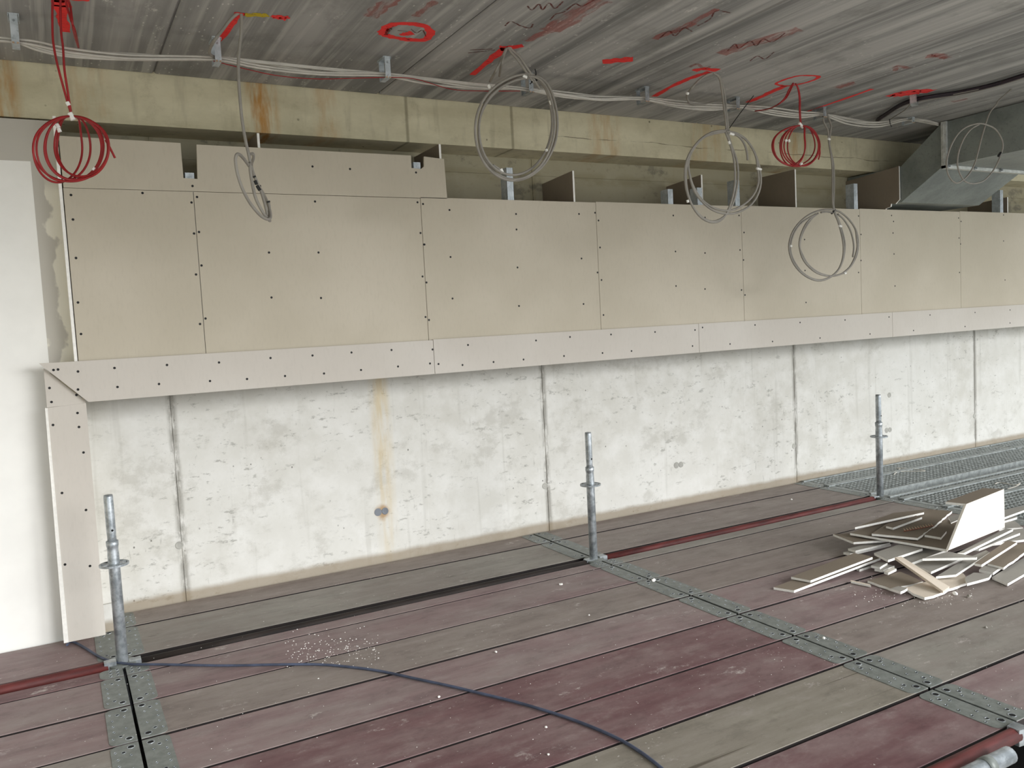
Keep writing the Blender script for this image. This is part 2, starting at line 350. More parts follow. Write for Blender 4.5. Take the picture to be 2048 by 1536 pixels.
def end_plate_mesh(W, sgn):
    """steel end cap: rounded inner corners, lock holes with bright rims, small rivets; local x runs from the joint inwards"""
    k = ('e', round(W, 3), sgn)
    if k in _pm: return _pm[k]
    D, R, h = .092, .026, .0022; m = MB(); y = W/2-.005
    pts = [(0, -y), (D-R, -y)]+[(D-R+R*math.sin(a), -y+R-R*math.cos(a)) for a in (math.pi*q/10 for q in range(1, 6))]
    pts += [(D-R+R*math.cos(a), y-R+R*math.sin(a)) for a in (math.pi*q/10 for q in range(0, 5))]+[(D-R, y), (0, y)]
    S = lambda p, z: (sgn*p[0], p[1], z)
    m.prism([S(p, h) for p in pts], (0, 0, -.05))
    def ring(px, py, r):
        c = S((px, py), h); m.lathe(c, [(r, -.0005), (r*.98, .0012), (r*.8, .0012), (r*.72, .0004)], 12, 1); m.lathe(c, [(r*.74, 0), (r*.72, .0006)], 12, 2)
    if W > .2:
        for s_ in (-1, 1):
            ring(.026, s_*(y-.03), .0145); ring(.052, s_*(y-.062), .0085); ring(.078, s_*(y-.05), .005)
        for t_ in (-.28, 0, .28): ring(.072, t_*W*.55, .0055)
        ring(.03, .2*W, .005); ring(.03, -.12*W, .005)
    else:
        for t_ in (-.3, 0, .3): ring(.05, t_*W, .008); ring(.022, t_*W, .008)
    _pm[k] = m.mesh('end_plate', ['steel_dark', 'galv', 'hole']); return _pm[k]
def child(name, me, parent, loc):
    o = bpy.data.objects.new(name, me); C.objects.link(o); o.parent = parent; o.location = loc; return o
def timber(bay, row, mat):
    y0, y1 = ROWS[row]; x0, x1 = XJ[bay]+GAP, XJ[bay+1]-GAP; W = y1-y0
    p = child('plank', plank_mesh(x1-x0, W, mat), floor, ((x0+x1)/2, (y0+y1)/2, random.uniform(-.0015, .0015)))
    for sgn, ex in ((1, -(x1-x0)/2), (-1, (x1-x0)/2)): child('end_plate', end_plate_mesh(W, sgn), p, (ex, 0, 0))
    return p
WOODS = {0: dict(B='wood_pink', C='wood_red', D='wood_pink', E='wood_pink', F='wood_grey', G='wood_pink', H='wood_red', I='wood_pink', J='wood_red'),
         1: dict(A='wood_brown', B='wood_grey', C='wood_pink', D='wood_pink', E='wood_brown', F='wood_pink', G='wood_red', H='wood_red', I='wood_raw', J='wood_red', K='wood_pink', L='wood_grey', M='wood_pink'),
         2: dict(A='wood_brown', B='wood_brown', C='wood_grey', D='wood_brown', E='wood_brown', F='wood_pink', G='wood_pink', H='wood_brown', I='wood_grey', J='wood_pink', K='wood_red', L='wood_pink', M='wood_grey')}
for bay, rows in WOODS.items():
    for r_, m_ in rows.items(): timber(bay, r_, m_)
# perforated steel decks in the last two bays
def steel_mesh(L, W):
    k = ('s', round(L, 3), round(W, 3))
    if k in _pm: return _pm[k]
    m = MB(); x, y = L/2, W/2
    for s_ in (-1, 1):      # raised edge ribs
        m.box(-x, x, min(s_*y, s_*(y-.022)), max(s_*y, s_*(y-.022)), -.06, .011)
    m.box(-x, -x+.06, -y+.022, y-.022, -.02, 0); m.box(x-.06, x, -y+.022, y-.022, -.02, 0)
    p = .043; ny = max(1, int((W-.05)/p)); py = (W-.044)/ny; nx = int((L-.12)/p); px = (L-.12)/nx; r = .0125
    vs, fs = [], []
    for j in range(ny):
        cy = -y+.022+py*(j+.5)
        for i in range(nx):
            cx_ = -x+.06+px*(i+.5)+(px*.25 if j % 2 else -px*.25)
            b = len(vs); hx, hy = px/2, py/2
            sq = [(hx, 0), (hx, hy), (0, hy), (-hx, hy), (-hx, 0), (-hx, -hy), (0, -hy), (hx, -hy)]
            for (u, v) in sq: vs.append((cx_+u, cy+v, 0))
            for q in range(8): vs.append((cx_+r*math.cos(q*math.pi/4), cy+r*math.sin(q*math.pi/4), .006))
            for q in range(8): vs.append((cx_+r*.86*math.cos(q*math.pi/4), cy+r*.86*math.sin(q*math.pi/4), -.012))
            for q in range(8):
                w = (q+1) % 8; fs.append((b+q, b+w, b+8+w, b+8+q)); fs.append((b+8+q, b+8+w, b+16+w, b+16+q))
    m.add(vs, fs)
    me = bpy.data.meshes.new('steel_deck'); me.from_pydata(m.v, [], m.f); me.materials.append(MAT['galv_deck']); _pm[k] = me; return me
for bay in (3, 4):
    for r_ in 'ABCDEFGHIJ':
        y0, y1 = ROWS[r_]
        if r_ == 'B': y0 = 4.135
        child('steel_deck', steel_mesh(2.57-2*GAP, y1-y0), floor, ((XJ[bay]+XJ[bay+1])/2, (y0+y1)/2, 0))
MB().box(-2.4, 10.4, 1.6, 4.75, -.42, -.4).build('gap_shade_sheet', 'dark', floor)  # added dark sheet that keeps the gaps between planks looking shaded

# ledgers and posts of the scaffold
def ledger(bay, y, z, mat, label, r=.0242):
    x0, x1 = XJ[bay], XJ[bay+1]; t = thing('scaffold_ledger', label, 'scaffold tube', ((x0+x1)/2, y, z))
    MB().tube([(x0+.06, y, z), (x0+.5, y, z), (x1-.5, y, z), (x1-.06, y, z)], r, 14).build('tube', mat, t, True)
    for s_, xe in ((1, x0), (-1, x1)):
        m = MB(); a, b = sorted((xe+s_*.026, xe+s_*.075))
        m.prism([(a, y-.02, z-.03), (b, y-.026, z-.03), (b, y+.026, z-.03), (a, y+.02, z-.03)], (0, 0, .055)); m.build('wedge_head', 'galv', t)
    return t
PY = 4.052
ledger(0, PY, -.006, 'red_pipe', 'red painted scaffold tube left of the left post')
ledger(1, PY, -.02, 'dark_pipe', 'dark rusty scaffold tube between the left and middle posts')
ledger(2, PY+.012, -.016, 'red_pipe', 'red painted scaffold tube between the middle and right posts')
ledger(1, 1.545, -.012, 'red_pipe', 'red scaffold tube in the bottom right corner beside the front plank')
def post(x, label, spig=0):
    t = thing('scaffold_post', label, 'scaffold post', (x, PY, 0), 'scaffold posts standing up through the planks')
    MB().lathe((x, PY, 0), [(.0242, -.4), (.0242, .44), (.0242, .49), (.0225, .515), (.0238, .53), (.0256, .535), (.0256, .556), (.022, .557)], 20).build('tube', 'galv', t, True)
    pr = [(.0195, .55), (.0185, .575), (.0195, .60), (.0195, .75), (.018, .762), (.011, .763)]
    MB().lathe((x, PY, 0), pr, 18).build('spigot', 'galv', t, True)
    m = MB().lathe((x+.004, PY-.019, .605), [(.005, .001), (.005, -.0015)], 10, axis='y'); m.build('pin_hole', 'hole', t)
    m = MB(); n = 32; zt, zb = .4545, .4455
    for r1, r2 in ((.0235, .034), (.053, .0615)):
        vs = [(x+r*math.cos(2*math.pi*q/n), PY+r*math.sin(2*math.pi*q/n), z) for r, z in ((r1, zb), (r2, zb), (r2, zt), (r1, zt)) for q in range(n)]
        m.add(vs, [(a*n+q, a*n+(q+1) % n, ((a+1) % 4)*n+(q+1) % n, ((a+1) % 4)*n+q) for a in range(4) for q in range(n)])
    for q in range(8):
        a = math.pi/4*q+math.pi/8; d = Vector((math.cos(a), math.sin(a), 0)); e = Vector((-d.y, d.x, 0))
        m.obox(Vector((x, PY, .45))+d*.0435, d*.011, e*.0075, Vector((0, 0, .0045)))
    m.build('rosette', 'galv', t)
    m = MB().lathe((x, PY, 0), [(.058, -.012), (.06, -.006), (.06, .002), (.026, .003)], 20); m.build('lower_rosette', 'steel_dark', t)
post(.158, 'leftmost galvanised scaffold post, standing close to the white wall')
post(2.714, 'middle galvanised scaffold post, standing before the wall joint')
post(5.297, 'rightmost galvanised scaffold post, at the edge of the perforated steel decks')

# ================================================================== PLASTERBOARD LINING
lin = thing('wall_lining', 'beige plasterboard lining screwed across the upper back wall above bare concrete', 'wall lining', (.1, BY, 1.15))
T = .0125
SCR = {0: [(142, 390), (146, 439), (152, 516), (156, 605), (162, 668), (285, 386), (383, 405), (388, 467), (392, 549), (400, 648)],
 1: [(394, 394), (398, 464), (403, 531), (411, 637), (630, 403), (538, 505), (637, 505), (543, 595), (642, 596), (835, 404.6), (841, 466), (848, 489), (845, 553), (851, 634)],
 2: [(846, 408), (849, 489), (853, 565), (858, 640), (899, 420), (901, 514), (905, 597), (1032, 428), (1033, 459), (1035, 535), (1038, 612), (1158, 428), (1163, 517), (1167, 608), (1190, 425.5), (1195, 545)],
 3: [(1197, 441), (1200, 495), (1203, 560), (1207, 630), (1346.5, 431), (1351, 503), (1352, 572), (1410, 435), (1410, 506), (1410, 578), (1478, 431), (1480, 500), (1483, 580)],
 4: [(1488, 465), (1487, 520), (1490, 590), (1609, 479), (1610, 541), (1612, 605), (1717, 432), (1716, 475), (1717, 545)],
 5: [(1722, 469), (1722, 521), (1783, 431), (1787, 443), (1786, 466), (1788, 508), (1790, 572), (1917, 436), (1918, 476), (1919, 545)],
 6: [(1922, 443), (1921, 488), (2007, 430), (2007, 482), (2010, 560)]}
def screws(parent, pts, Y, r=.0062):
    m = MB()
    for p in pts:
        c = at_y(p[0], p[1], Y); m.lathe((c.x, Y, c.z), [(r, .001), (r, -.0008), (r*.5, -.0004)], 8, axis='y')
    tag(m.build('screws', 'screw', parent), kind='stuff')
BX = [.097, .672, 1.896, 3.106, 4.361, 5.617, 6.898, 8.15, 9.4]
for i, (a, b) in enumerate(zip(BX[:-1], BX[1:])):
    zt = 2.1625 if i < 2 else 2.16+.0045*i
    p = MB().prism([(a+.0015, BY, 1.17), (b-.0015, BY, 1.17), (b-.0015, BY, zt), (a+.0015, BY, zt)], (0, T, 0)).build('plasterboard', 'board', lin)
    screws(p, SCR[i], BY) if i in SCR else None
# notched upper board
zz = lambda x, y: at_y(x, y, BY)
def X(x, y): return zz(x, y).x
def Z(x, y): return zz(x, y).z
ub = [(.1, 2.1645), (2.064, 2.1655), (X(888, 318), Z(888, 318)), (X(848, 313), Z(848, 313)), (X(848, 333), Z(848, 333)), (X(842, 338), Z(842, 338)), (X(823, 336), Z(823, 336)), (X(822, 311), Z(822, 311)),
      (X(393, 289), Z(393, 289)), (X(395, 358), Z(395, 358)), (X(367, 356), Z(367, 356)), (X(361, 286), Z(361, 286)), (.1, Z(125, 272))]
p = MB().prism([(a, BY, b) for a, b in ub], (0, T, 0)).build('notched_plasterboard', 'board', lin)
screws(p, [(385, 372), (625, 333), (832, 345), (700, 338), (520, 372)], BY)
MB().box(.081, .094, BY-.004, LY, 1.34, 2.49).build('edge_bead', 'gyps', lin)
# fascia strip, mitred at its left end
SX = [X(868, 712)*SY/BY, X(1398, 675)*SY/BY, X(1785, 648)*SY/BY]
zs0, zs1 = at_y(500, 774, SY).z, at_y(500, 700, SY).z
z_lo = at_y(868, 748, SY).z; z_hi = at_y(868, 680, SY).z
tip = at_y(78, 727, SY); toe = at_y(177, 805, SY)
xs = [None, SX[0], SX[1], SX[2], 9.4]
topS = [(107, 740), (116, 739), (156, 743), (229, 736), (334, 730), (438, 725), (541, 716), (625, 711), (703, 705), (783, 700), (865, 699), (936, 690), (1072, 681), (1140, 674), (1222, 669), (1310, 664), (1390, 660), (1405, 655), (1510, 650), (1600, 645), (1690, 640), (1778, 634), (1860, 630), (1950, 625), (2020, 620)]
botS = [(156, 779), (235, 774), (318, 768), (420, 762), (494, 758), (570, 752), (648, 747), (722, 740), (796, 733), (860, 727), (877, 728), (925, 730), (987, 724), (1047, 719), (1128, 712), (1205, 706), (1263, 702), (1385, 692), (1460, 688), (1545, 683), (1640, 676), (1740, 668), (1827, 661), (1930, 653), (2020, 646)]
for k in range(4):
    a, b = xs[k], xs[k+1]
    if k == 0: pts = [(tip.x, SY, z_hi), (toe.x, SY, z_lo), (b-.0015, SY, z_lo), (b-.0015, SY, z_hi)]
    else: pts = [(a+.0015, SY, z_lo), (b-.0015, SY, z_lo), (b-.0015, SY, z_hi+.003), (a+.0015, SY, z_hi+.003)]
    p = MB().prism(pts, (0, BY-SY-.0005, 0)).build('fascia_board', 'strip', lin)
    ss = [q for q in topS+botS if (a is None or at_y(*q, SY).x > a) and at_y(*q, SY).x < b]; screws(p, ss, SY)
# side strip below the mitre
vy = BY
vb = [at_y(q[0], q[1], vy) for q in ((92, 816), (172, 806), (211, 1262), (133, 1280))]
p = MB().prism([(vb[0].x, vy, vb[0].z), (vb[1].x, vy, vb[1].z), (vb[2].x, vy, .022), (vb[3].x, vy, .022)], (0, T, 0)).build('side_strip', 'strip', lin)
screws(p, [(155, 826), (106, 850), (158, 854), (167, 905), (124, 986), (172, 1020), (130, 1129), (180, 1132)], vy)
MB().prism([(vb[0].x-.004, vy-.001, vb[0].z), (vb[0].x+.006, vy-.003, vb[0].z), (vb[3].x+.008, vy-.003, .022), (vb[3].x-.012, vy-.001, .022)], (0, T, 0)).build('edge_strip', 'gyps', lin)
cp = [at_y(q[0], q[1], vy+.004) for q in ((87, 737), (172, 803), (171, 807), (94, 815))]
p = MB().prism([(q.x, vy+.004, q.z) for q in cp], (0, T, 0)).build('corner_piece', 'strip', lin)
screws(p, [(99, 776), (103, 804), (153, 790)], vy+.004)
# metal studs and plasterboard baffles behind the boards
for px0, px1, pyt in ((369, 390, 345), (826, 840, 324), (1012, 1028, 335), (1335, 1346, 378), (1394, 1404, 375), (1469, 1481, 360), (1707, 1717, 367), (2000, 2006, 380)):
    y0 = BY+T+.001; a, b = at_y(px0, pyt, y0), at_y(px1, pyt, y0); zt = a.z; m = MB(); th = .0016
    x0, x1 = a.x, a.x+.046
    m.box(x0, x1, y0, y0+th, 1.2, zt); m.box(x0, x0+th, y0, y0+.075, 1.2, zt); m.box(x1-th, x1, y0, y0+.02, 1.2, zt)
    for q in (.3, .5, .7): m.box(x0+(x1-x0)*q-.001, x0+(x1-x0)*q+.001, y0-.0012, y0, 1.2, zt)
    m.build('stud', 'zinc', lin)
for fx, zt, brk in ((1.008, 2.475, 0), (2.036, 2.478, 0), (2.950, 2.366, 0), (4.012, 2.384, 0), (4.928, 2.46, 0), (5.943, 2.49, 1), (7.62, 2.33, 0)):
    y0 = BY+T+.001 if zt > 2.47 and not brk else BY+.016
    y1 = WY-.002; zb = zt-.02 if zt < 2.44 else zt
    pts = [(fx, y0, 1.3), (fx, y1, 1.3), (fx, y1, min(zb, 2.5)), (fx, y0, zt)]
    if brk: q0 = 4.315; pts = [(fx, y0+.005, 2.0), (fx, y1, 2.0), (fx, y1, 2.47), (fx, q0, 2.505), (fx, q0, 2.245), (fx, q0+.035, 2.215), (fx, q0+.075, 2.222), (fx, q0+.08, 2.2), (fx, q0+.125, 2.19)]
    m = MB().prism(pts, (T, 0, 0), 0, 1); m.build('baffle_board', ['backpaper', 'gyps'], lin)

# ================================================================== DUCT
DX0, DX1, DZ0, DZ1 = 5.96, 6.98, 2.437, 2.76
duct = thing('ventilation_duct', 'grey galvanised ventilation duct dropping behind the boards at top right', 'duct', (6.36, 3.9, 2.42))
MB().box(DX0, DX1, SLAB_Y+.1, 3.92, DZ0, DZ1).build('straight_section', 'duct', duct)
pr = [(3.955, DZ0), (4.312, 2.222), (4.81, 2.222), (4.81, 2.5), (4.312, 2.5), (3.955, DZ1)]
MB().prism([(DX0, a, b) for a, b in pr], (DX1-DX0, 0, 0)).build('sloped_section', 'duct', duct)
m = MB(); m.box(DX0-.02, DX0, 3.916, 3.956, DZ0-.02, DZ1); m.box(DX0-.024, DX0-.02, 3.932, 3.94, DZ0, DZ1-.02); m.build('side_flange', 'flange', duct)
m = MB().box(DX0-.02, DX1+.02, 3.916, 3.956, DZ0-.022, DZ0); m.build('lower_flange', 'flange', duct)
for xb in (DX0-.002, DX0+.33, DX0+.66, DX1):
    MB().lathe((xb, 3.914, DZ0-.011), [(.012, 0), (.012, -.008), (.006, -.009), (.006, -.02)], 8, axis='y').build('bolt', 'galv', duct)

# ================================================================== CEILING: spray marks, clips, cables
def stroke(pts, w, mat, name='spray_mark', n=5, closed=False, label=None, rough=.3):
    """a painted mark lying on the ceiling, given by its centre line and width"""
    P = spline([at_z(x, y, ZC-.0008) for x, y in pts], n, closed); m = MB(); vs = []
    k = len(P); W = w if isinstance(w, (list, tuple)) else (w, w)
    for i, p_ in enumerate(P):
        a = P[i-1] if i else (P[-1] if closed else p_); b = P[(i+1) % k] if (i < k-1 or closed) else p_
        t = (b-a); t.z = 0; t.normalize(); nn = Vector((-t.y, t.x, 0)); ww = (W[0]+(W[1]-W[0])*i/max(1, k-1))*.5
        ww1, ww2 = ww*(1+random.uniform(-rough, rough)), ww*(1+random.uniform(-rough, rough))
        vs += [p_+nn*ww1, p_-nn*ww2]
    fs = [(2*i, 2*i+1, (2*i+3) % (2*k), (2*i+2) % (2*k)) for i in range(k if closed else k-1)]
    o = m.add(vs, fs).build(name, mat, ceil)
    if label: o['label'] = label
    return o
stroke([(112, -12), (118, 10), (126, 40), (130, 64)], (.05, .035), 'spray_red', label='bright red spray line running along the ceiling above the left red coil')
stroke([(120, -14), (124, 0), (127, 14)], (.07, .07), 'spray_red')
stroke([(140, -3), (178, -1)], .035, 'spray_red')
stroke([(478, 31), (462, 50), (437, 82)], (.022, .032), 'spray_red', label='red spray line beside the first grey cable')
stroke([(468, 27), (490, 29)], .04, 'spray_red')
stroke([(488, 28), (500, 31), (512, 29), (524, 31), (536, 30)], .036, 'spray_yellow', label='yellow spray mark')
stroke([(543, 32), (560, 35), (574, 37)], (.03, .055), 'spray_red', label='red arrow head beside the yellow mark')
stroke([(545, 36), (580, 36)], .012, 'spray_red')
stroke([(775, 72), (765, 64), (782, 50), (815, 47), (848, 52), (862, 66), (850, 79), (825, 80), (800, 77)], .04, 'spray_red', closed=True, label='red oval sprayed round a mark')
stroke([(800, 70), (812, 68), (826, 66)], (.02, .06), 'spray_red')
stroke([(783, 52), (772, 70)], .02, 'chalk'); stroke([(822, 58), (833, 66), (845, 60), (852, 74)], .006, 'chalk')
stroke([(795, 61), (815, 63)], .006, 'chalk'); stroke([(808, 76), (820, 80)], .008, 'chalk')
stroke([(944, 150), (975, 124), (1010, 96)], (.03, .055), 'spray_red', label='long red spray line beside the large grey coil')
stroke([(1000, 97), (1020, 95), (1046, 91)], (.07, .05), 'spray_red')
stroke([(1205, 124), (1235, 121), (1266, 118)], (.07, .075), 'spray_red', label='short red spray dash by itself')
stroke([(1308, 193), (1345, 172), (1385, 155), (1420, 144)], (.035, .05), 'spray_red', label='long red spray line leading to the second grey coil')
stroke([(1388, 142), (1405, 138), (1436, 141)], .05, 'spray_red'); stroke([(1380, 134), (1395, 128), (1410, 138), (1420, 132)], .02, 'spray_faint')
stroke([(1552, 167), (1580, 156), (1605, 151), (1637, 153), (1625, 161), (1600, 168), (1572, 172)], .022, 'spray_red', closed=True, label='red sprayed diamond round the small red coil')
stroke([(1495, 205), (1530, 190), (1570, 172)], (.045, .05), 'spray_red')
stroke([(1615, 223), (1665, 206), (1745, 178)], (.02, .03), 'spray_red', label='thin red spray line')
stroke([(1775, 193), (1800, 186), (1828, 182), (1862, 183)], (.05, .08), 'spray_red', label='broad red spray patch beside the dark cables')
stroke([(1785, 190), (1815, 188), (1840, 185)], .1, 'spray_red')
stroke([(1858, 116), (1866, 109), (1880, 111), (1895, 117)], .05, 'spray_faint'); stroke([(1860, 112), (1895, 116)], .03, 'spray_faint')
stroke([(1790, 142), (1794, 132), (1818, 137)], .03, 'spray_faint')
stroke([(738, 34), (765, 14), (790, -4)], .07, 'spray_faint', label='faint rubbed red chalk smear')
stroke([(830, 33), (850, 18), (870, 2)], .035, 'spray_faint')
stroke([(1100, 62), (1150, 32), (1200, 0)], .11, 'spray_faint'); stroke([(1050, 82), (1100, 62)], .05, 'spray_faint')
stroke([(1308, 78), (1345, 63), (1390, 46)], .05, 'spray_faint'); stroke([(1345, 66), (1390, 42), (1435, 18)], .04, 'spray_faint')
stroke([(1440, 108), (1500, 88), (1600, 58)], .09, 'spray_faint')
stroke([(1672, 176), (1690, 170), (1710, 166)], .07, 'spray_faint'); stroke([(1905, 204), (1935, 197)], .05, 'spray_faint')
for zig in ([(1055, 12), (1064, 20), (1078, 8), (1085, 20), (1098, 6), (1110, 17), (1126, 3)], [(1010, 52), (1020, 43), (1032, 47), (1042, 52), (1060, 56), (1066, 48)], [(1100, 40), (1112, 28), (1128, 24), (1150, 8), (1165, 12), (1195, -4)],
            [(1455, 102), (1470, 88), (1478, 97), (1500, 82), (1512, 92), (1526, 78), (1545, 84), (1570, 66)], [(1320, 76), (1338, 62), (1350, 72), (1368, 56), (1384, 63)], [(1395, 52), (1420, 38), (1432, 22), (1462, 26)],
            [(1500, 122), (1515, 112), (1530, 118), (1548, 104)], [(940, 100), (985, 98)], [(936, 106), (990, 100)]):
    stroke(zig, .008, 'chalk', 'chalk_line', rough=.1)

CLIPX = [(-.035, 28, 45), (.745, 427, 85), (1.546, 765, 120), (2.362, 1040, 160), (3.149, 1282, 176), (3.863, 1473, 196), (4.646, 1645, 214), (5.571, 1812, 238)]
BYC = 3.965
CLAB = ['leftmost grey cable clip on the ceiling, left of the big red coil', 'grey cable clip on the ceiling left of the edge-on grey coil', 'grey cable clip on the ceiling below the red sprayed oval', 'cable clip on the ceiling seen through the large grey ring coil',
        'clear cable clip on the ceiling just left of the second grey coil\'s long red line', 'clear cable clip on the ceiling between the second grey coil and the small red coil', 'clear cable clip where the two strands of the low grey coil drop', 'grey cable clip on the ceiling nearest the duct']
for i, (cx_, px, py) in enumerate(CLIPX):
    t = thing('cable_clip', CLAB[i], 'cable clip', (cx_, BYC, ZC), 'cable clips along the ceiling'); z1 = at_y(px, (82, 118, 150, 178, 198, 214, 230, 240)[i]+4, BYC-.045).z
    mt = 'zinc' if i < 3 or i == 7 else 'galv'
    MB().box(cx_-.014, cx_+.014, BYC-.045, BYC-.043, z1, ZC-.0005).build('front_strap', mt, t)
    m = MB().box(cx_-.02, cx_+.02, BYC-.043, BYC+.045, ZC-.003, ZC-.0005); m.box(cx_-.02, cx_-.018, BYC-.043, BYC+.045, ZC-.012, ZC-.003); m.box(cx_+.018, cx_+.02, BYC-.043, BYC+.045, ZC-.012, ZC-.003); m.build('ceiling_plate', mt, t)
    m = MB().box(cx_-.014, cx_+.014, BYC-.043, BYC+.04, z1, z1+.002); m.box(cx_-.014, cx_+.014, BYC+.038, BYC+.04, z1, ZC-.003); m.build('cradle', mt, t)
    MB().lathe((cx_, BYC-.045, ZC-.03), [(.005, .0005), (.005, -.002), (.002, -.002)], 8, axis='y').build('screw', 'galv', t)
    for s_ in (-1, 1): MB().box(cx_+s_*.008-.004, cx_+s_*.008+.004, BYC-.049, BYC-.043, z1-.001, z1+.005).build('catch', 'tip', t)
bun = thing('cable_bundle', 'bundle of pale grey cables clipped along the ceiling in front of the beam', 'cables', (2.8, BYC, 2.7))
path = [(-60, 74), (28, 82), (75, 93), (140, 104), (260, 112), (427, 118), (520, 127), (640, 142), (765, 150), (850, 160), (950, 172), (1040, 178), (1130, 190), (1200, 197), (1282, 198), (1350, 208), (1420, 214), (1480, 214), (1540, 222), (1600, 228), (1645, 230), (1690, 240), (1730, 246), (1765, 247), (1812, 240), (1850, 242), (1876, 249)]
for k in range(6):
    pts = []
    for i, (x, y) in enumerate(path):
        atclip = min(abs(x-c[1]) for c in CLIPX) < 12
        s_ = .006 if atclip else .026
        ph = k*1.7+i*.35
        q = at_y(x, y+(-1 if atclip else 2.2*math.sin(ph)), BYC+((k % 3)-1)*.011+random.uniform(-.002, .002))
        q.z += ((k//3)-.5)*.011+(0 if atclip else s_*math.sin(i*.8+k*2.1)*.45); pts.append(q)
    if k == 5: pts = pts[11:]
    MB().tube(spline(pts, 4), .0053, 7).build('cable', 'pale_cable', bun, True)
m = MB()
for (x, y) in ((1780, 246),): m.tube([at_y(x-1, y-8, BYC-.03), at_y(x, y, BYC-.032), at_y(x+3, y+8, BYC-.03)], .003, 6)
m.build('cable_tie', 'black', bun)
wires = thing('red_wire', 'thin dark red wire sagging under the pale cable bundle', 'wire', (1.5, BYC, 2.68))
MB().tube(spline([at_y(x, y, BYC-.02) for x, y in ((427, 122), (500, 140), (560, 152), (640, 158), (765, 155), (830, 158), (900, 178), (960, 182), (1040, 182))], 5), .0022, 5).build('wire', 'red_cable', wires, True)
dk = thing('dark_cable_bundle', 'bundle of dark purple cables on the ceiling running towards the right edge', 'cables', (5.0, 3.5, 2.74))
for k in range(5):
    pts = [at_z(x, y+k*1.6, ZC-.012-.006*(k % 2)-.004*k) for x, y in ((1752, 243), (1757, 236), (1775, 224), (1800, 208), (1826, 198), (1860, 191), (1920, 182), (1990, 166), (2048, 148), (2120, 126))]
    MB().tube(spline(pts, 5), .0068, 7).build('cable', 'dark_cable' if k < 4 else 'grey_cable', dk, True)
MB().tube(spline([at_z(x, y, ZC-.03) for x, y in ((1765, 250), (1785, 236), (1810, 220), (1828, 204), (1870, 196), (1960, 178), (2048, 157))], 5), .0035, 6).build('thin_cable', 'grey_cable', dk, True)
c = at_z(1828, 192, ZC); t = thing('cable_clip', 'grey cable clip holding the dark purple cables to the ceiling', 'cable clip', c, 'cable clips along the ceiling')
dirx = (at_z(1920, 182, ZC)-at_z(1826, 198, ZC)); dirx.z = 0; dirx.normalize(); per = Vector((-dirx.y, dirx.x, 0))
MB().obox(c+Vector((0, 0, -.002)), dirx*.022, per*.05, Vector((0, 0, .0015))).build('ceiling_plate', 'galv', t)
m = MB()
for s_ in (-1, 1): m.obox(c+per*(.048*s_)+Vector((0, 0, -.028)), dirx*.02, per*.0012, Vector((0, 0, .026)))
m.obox(c+Vector((0, 0, -.055)), dirx*.02, per*.048, Vector((0, 0, .0012))); m.build('cradle', 'galv', t)

# ------------------------------------------------------------------ hanging coils
def pxpath(pts, Y, n=8, closed=False):
    return spline([at_y(p[0], p[1], p[2] if len(p) > 2 else Y) for p in pts], n, closed)
def ring(cx_, cy, rx, ry, tie, Y, dy, ph=0.0, sweep=1.0, tilt=0.0):
    """one turn of a coil, gathered at the tie; dy gives it depth front to back"""
    pts = []
    n = 26; N = int(n*sweep)
    for i in range(N+1):
        a = -math.pi/2+2*math.pi*i/n+ph
        w = max(0.0, -math.sin(a))**3
        x = cx_+rx*math.cos(a)+(tie[0]-cx_)*w; y = cy+ry*math.sin(a)+(tie[1]-(cy-ry))*w
        x += tilt*math.sin(a)
        pts.append((x, y, Y+dy*math.cos(a)))
    return pts
def coil(label, Y, hole, lead, rings, mat, rad, ties=(), tapes=(), extra=(), prints=(), cat='cable coil', group='cable coils hanging from the ceiling'):
    t = thing('cable_coil', label, cat, at_y(hole[0], hole[1], Y), group)
    for L in lead: MB().tube(pxpath(L, Y, 6), rad, 8).build('lead', mat, t, True)
    for R in rings: MB().tube(pxpath(R, Y, 3), rad, 8).build('loop', mat, t, True)
    for L in extra: MB().tube(pxpath(L, Y, 6), rad, 8).build('tail', mat, t, True)
    for (x0, y0, x1, y1, r_) in tapes:
        a, b = at_y(x0, y0, Y-.004), at_y(x1, y1, Y-.004); MB().tube([a, a*.5+b*.5, b], max(.0072, r_*.72), 8).build('label_tape', 'tape', t)
    for pts, r_ in ties: MB().tube(pxpath(pts, Y, 4), r_, 6).build('cable_tie', 'black', t)
    for (x0, y0, x1, y1, r_) in prints:
        a, b = at_y(x0, y0, Y), at_y(x1, y1, Y); MB().tube([a, b], r_, 8).build('dark_marking', 'black', t)
    return t
# 1 red, left
tie = (143, 232); Y1 = 3.61
R1 = [ring(115.5, 297, 49, 68, tie, Y1, .10), ring(127, 296, 54, 66, tie, Y1, .06), ring(146, 296, 57, 64, tie, Y1, .02), ring(149, 294, 58, 66, tie, Y1, -.01), ring(163, 292, 54, 61, tie, Y1, -.05), ring(166, 294, 52, 62, tie, Y1, -.08), ring(141, 297, 75, 66, tie, Y1, -.03)]
coil('large red cable coil hanging at the left edge in front of the white wall', Y1, (125, -20),
     [[(126, -40), (107, -10), (105, 60), (108, 95), (115, 130), (126, 172), (136, 207), (143, 230)], [(126, -40), (121, 0), (122, 60), (126, 95), (129, 140), (135, 180), (139, 207), (143, 230)],
      [(126, -30), (132, 5), (142, 40), (150, 62), (157, 95, 3.96)], [(126, -30), (131, -5), (140, 10), (147, 60), (157, 95, 3.96)]],
     R1, 'red_cable', .0042, tapes=((139, 226, 147, 240, .014), (134, 204, 138, 211, .009), (117, 257, 120, 264, .009), (186, 341, 190, 336, .008), (113, 248, 118, 256, .006)), extra=([(211, 280), (218, 292), (230, 316)],))
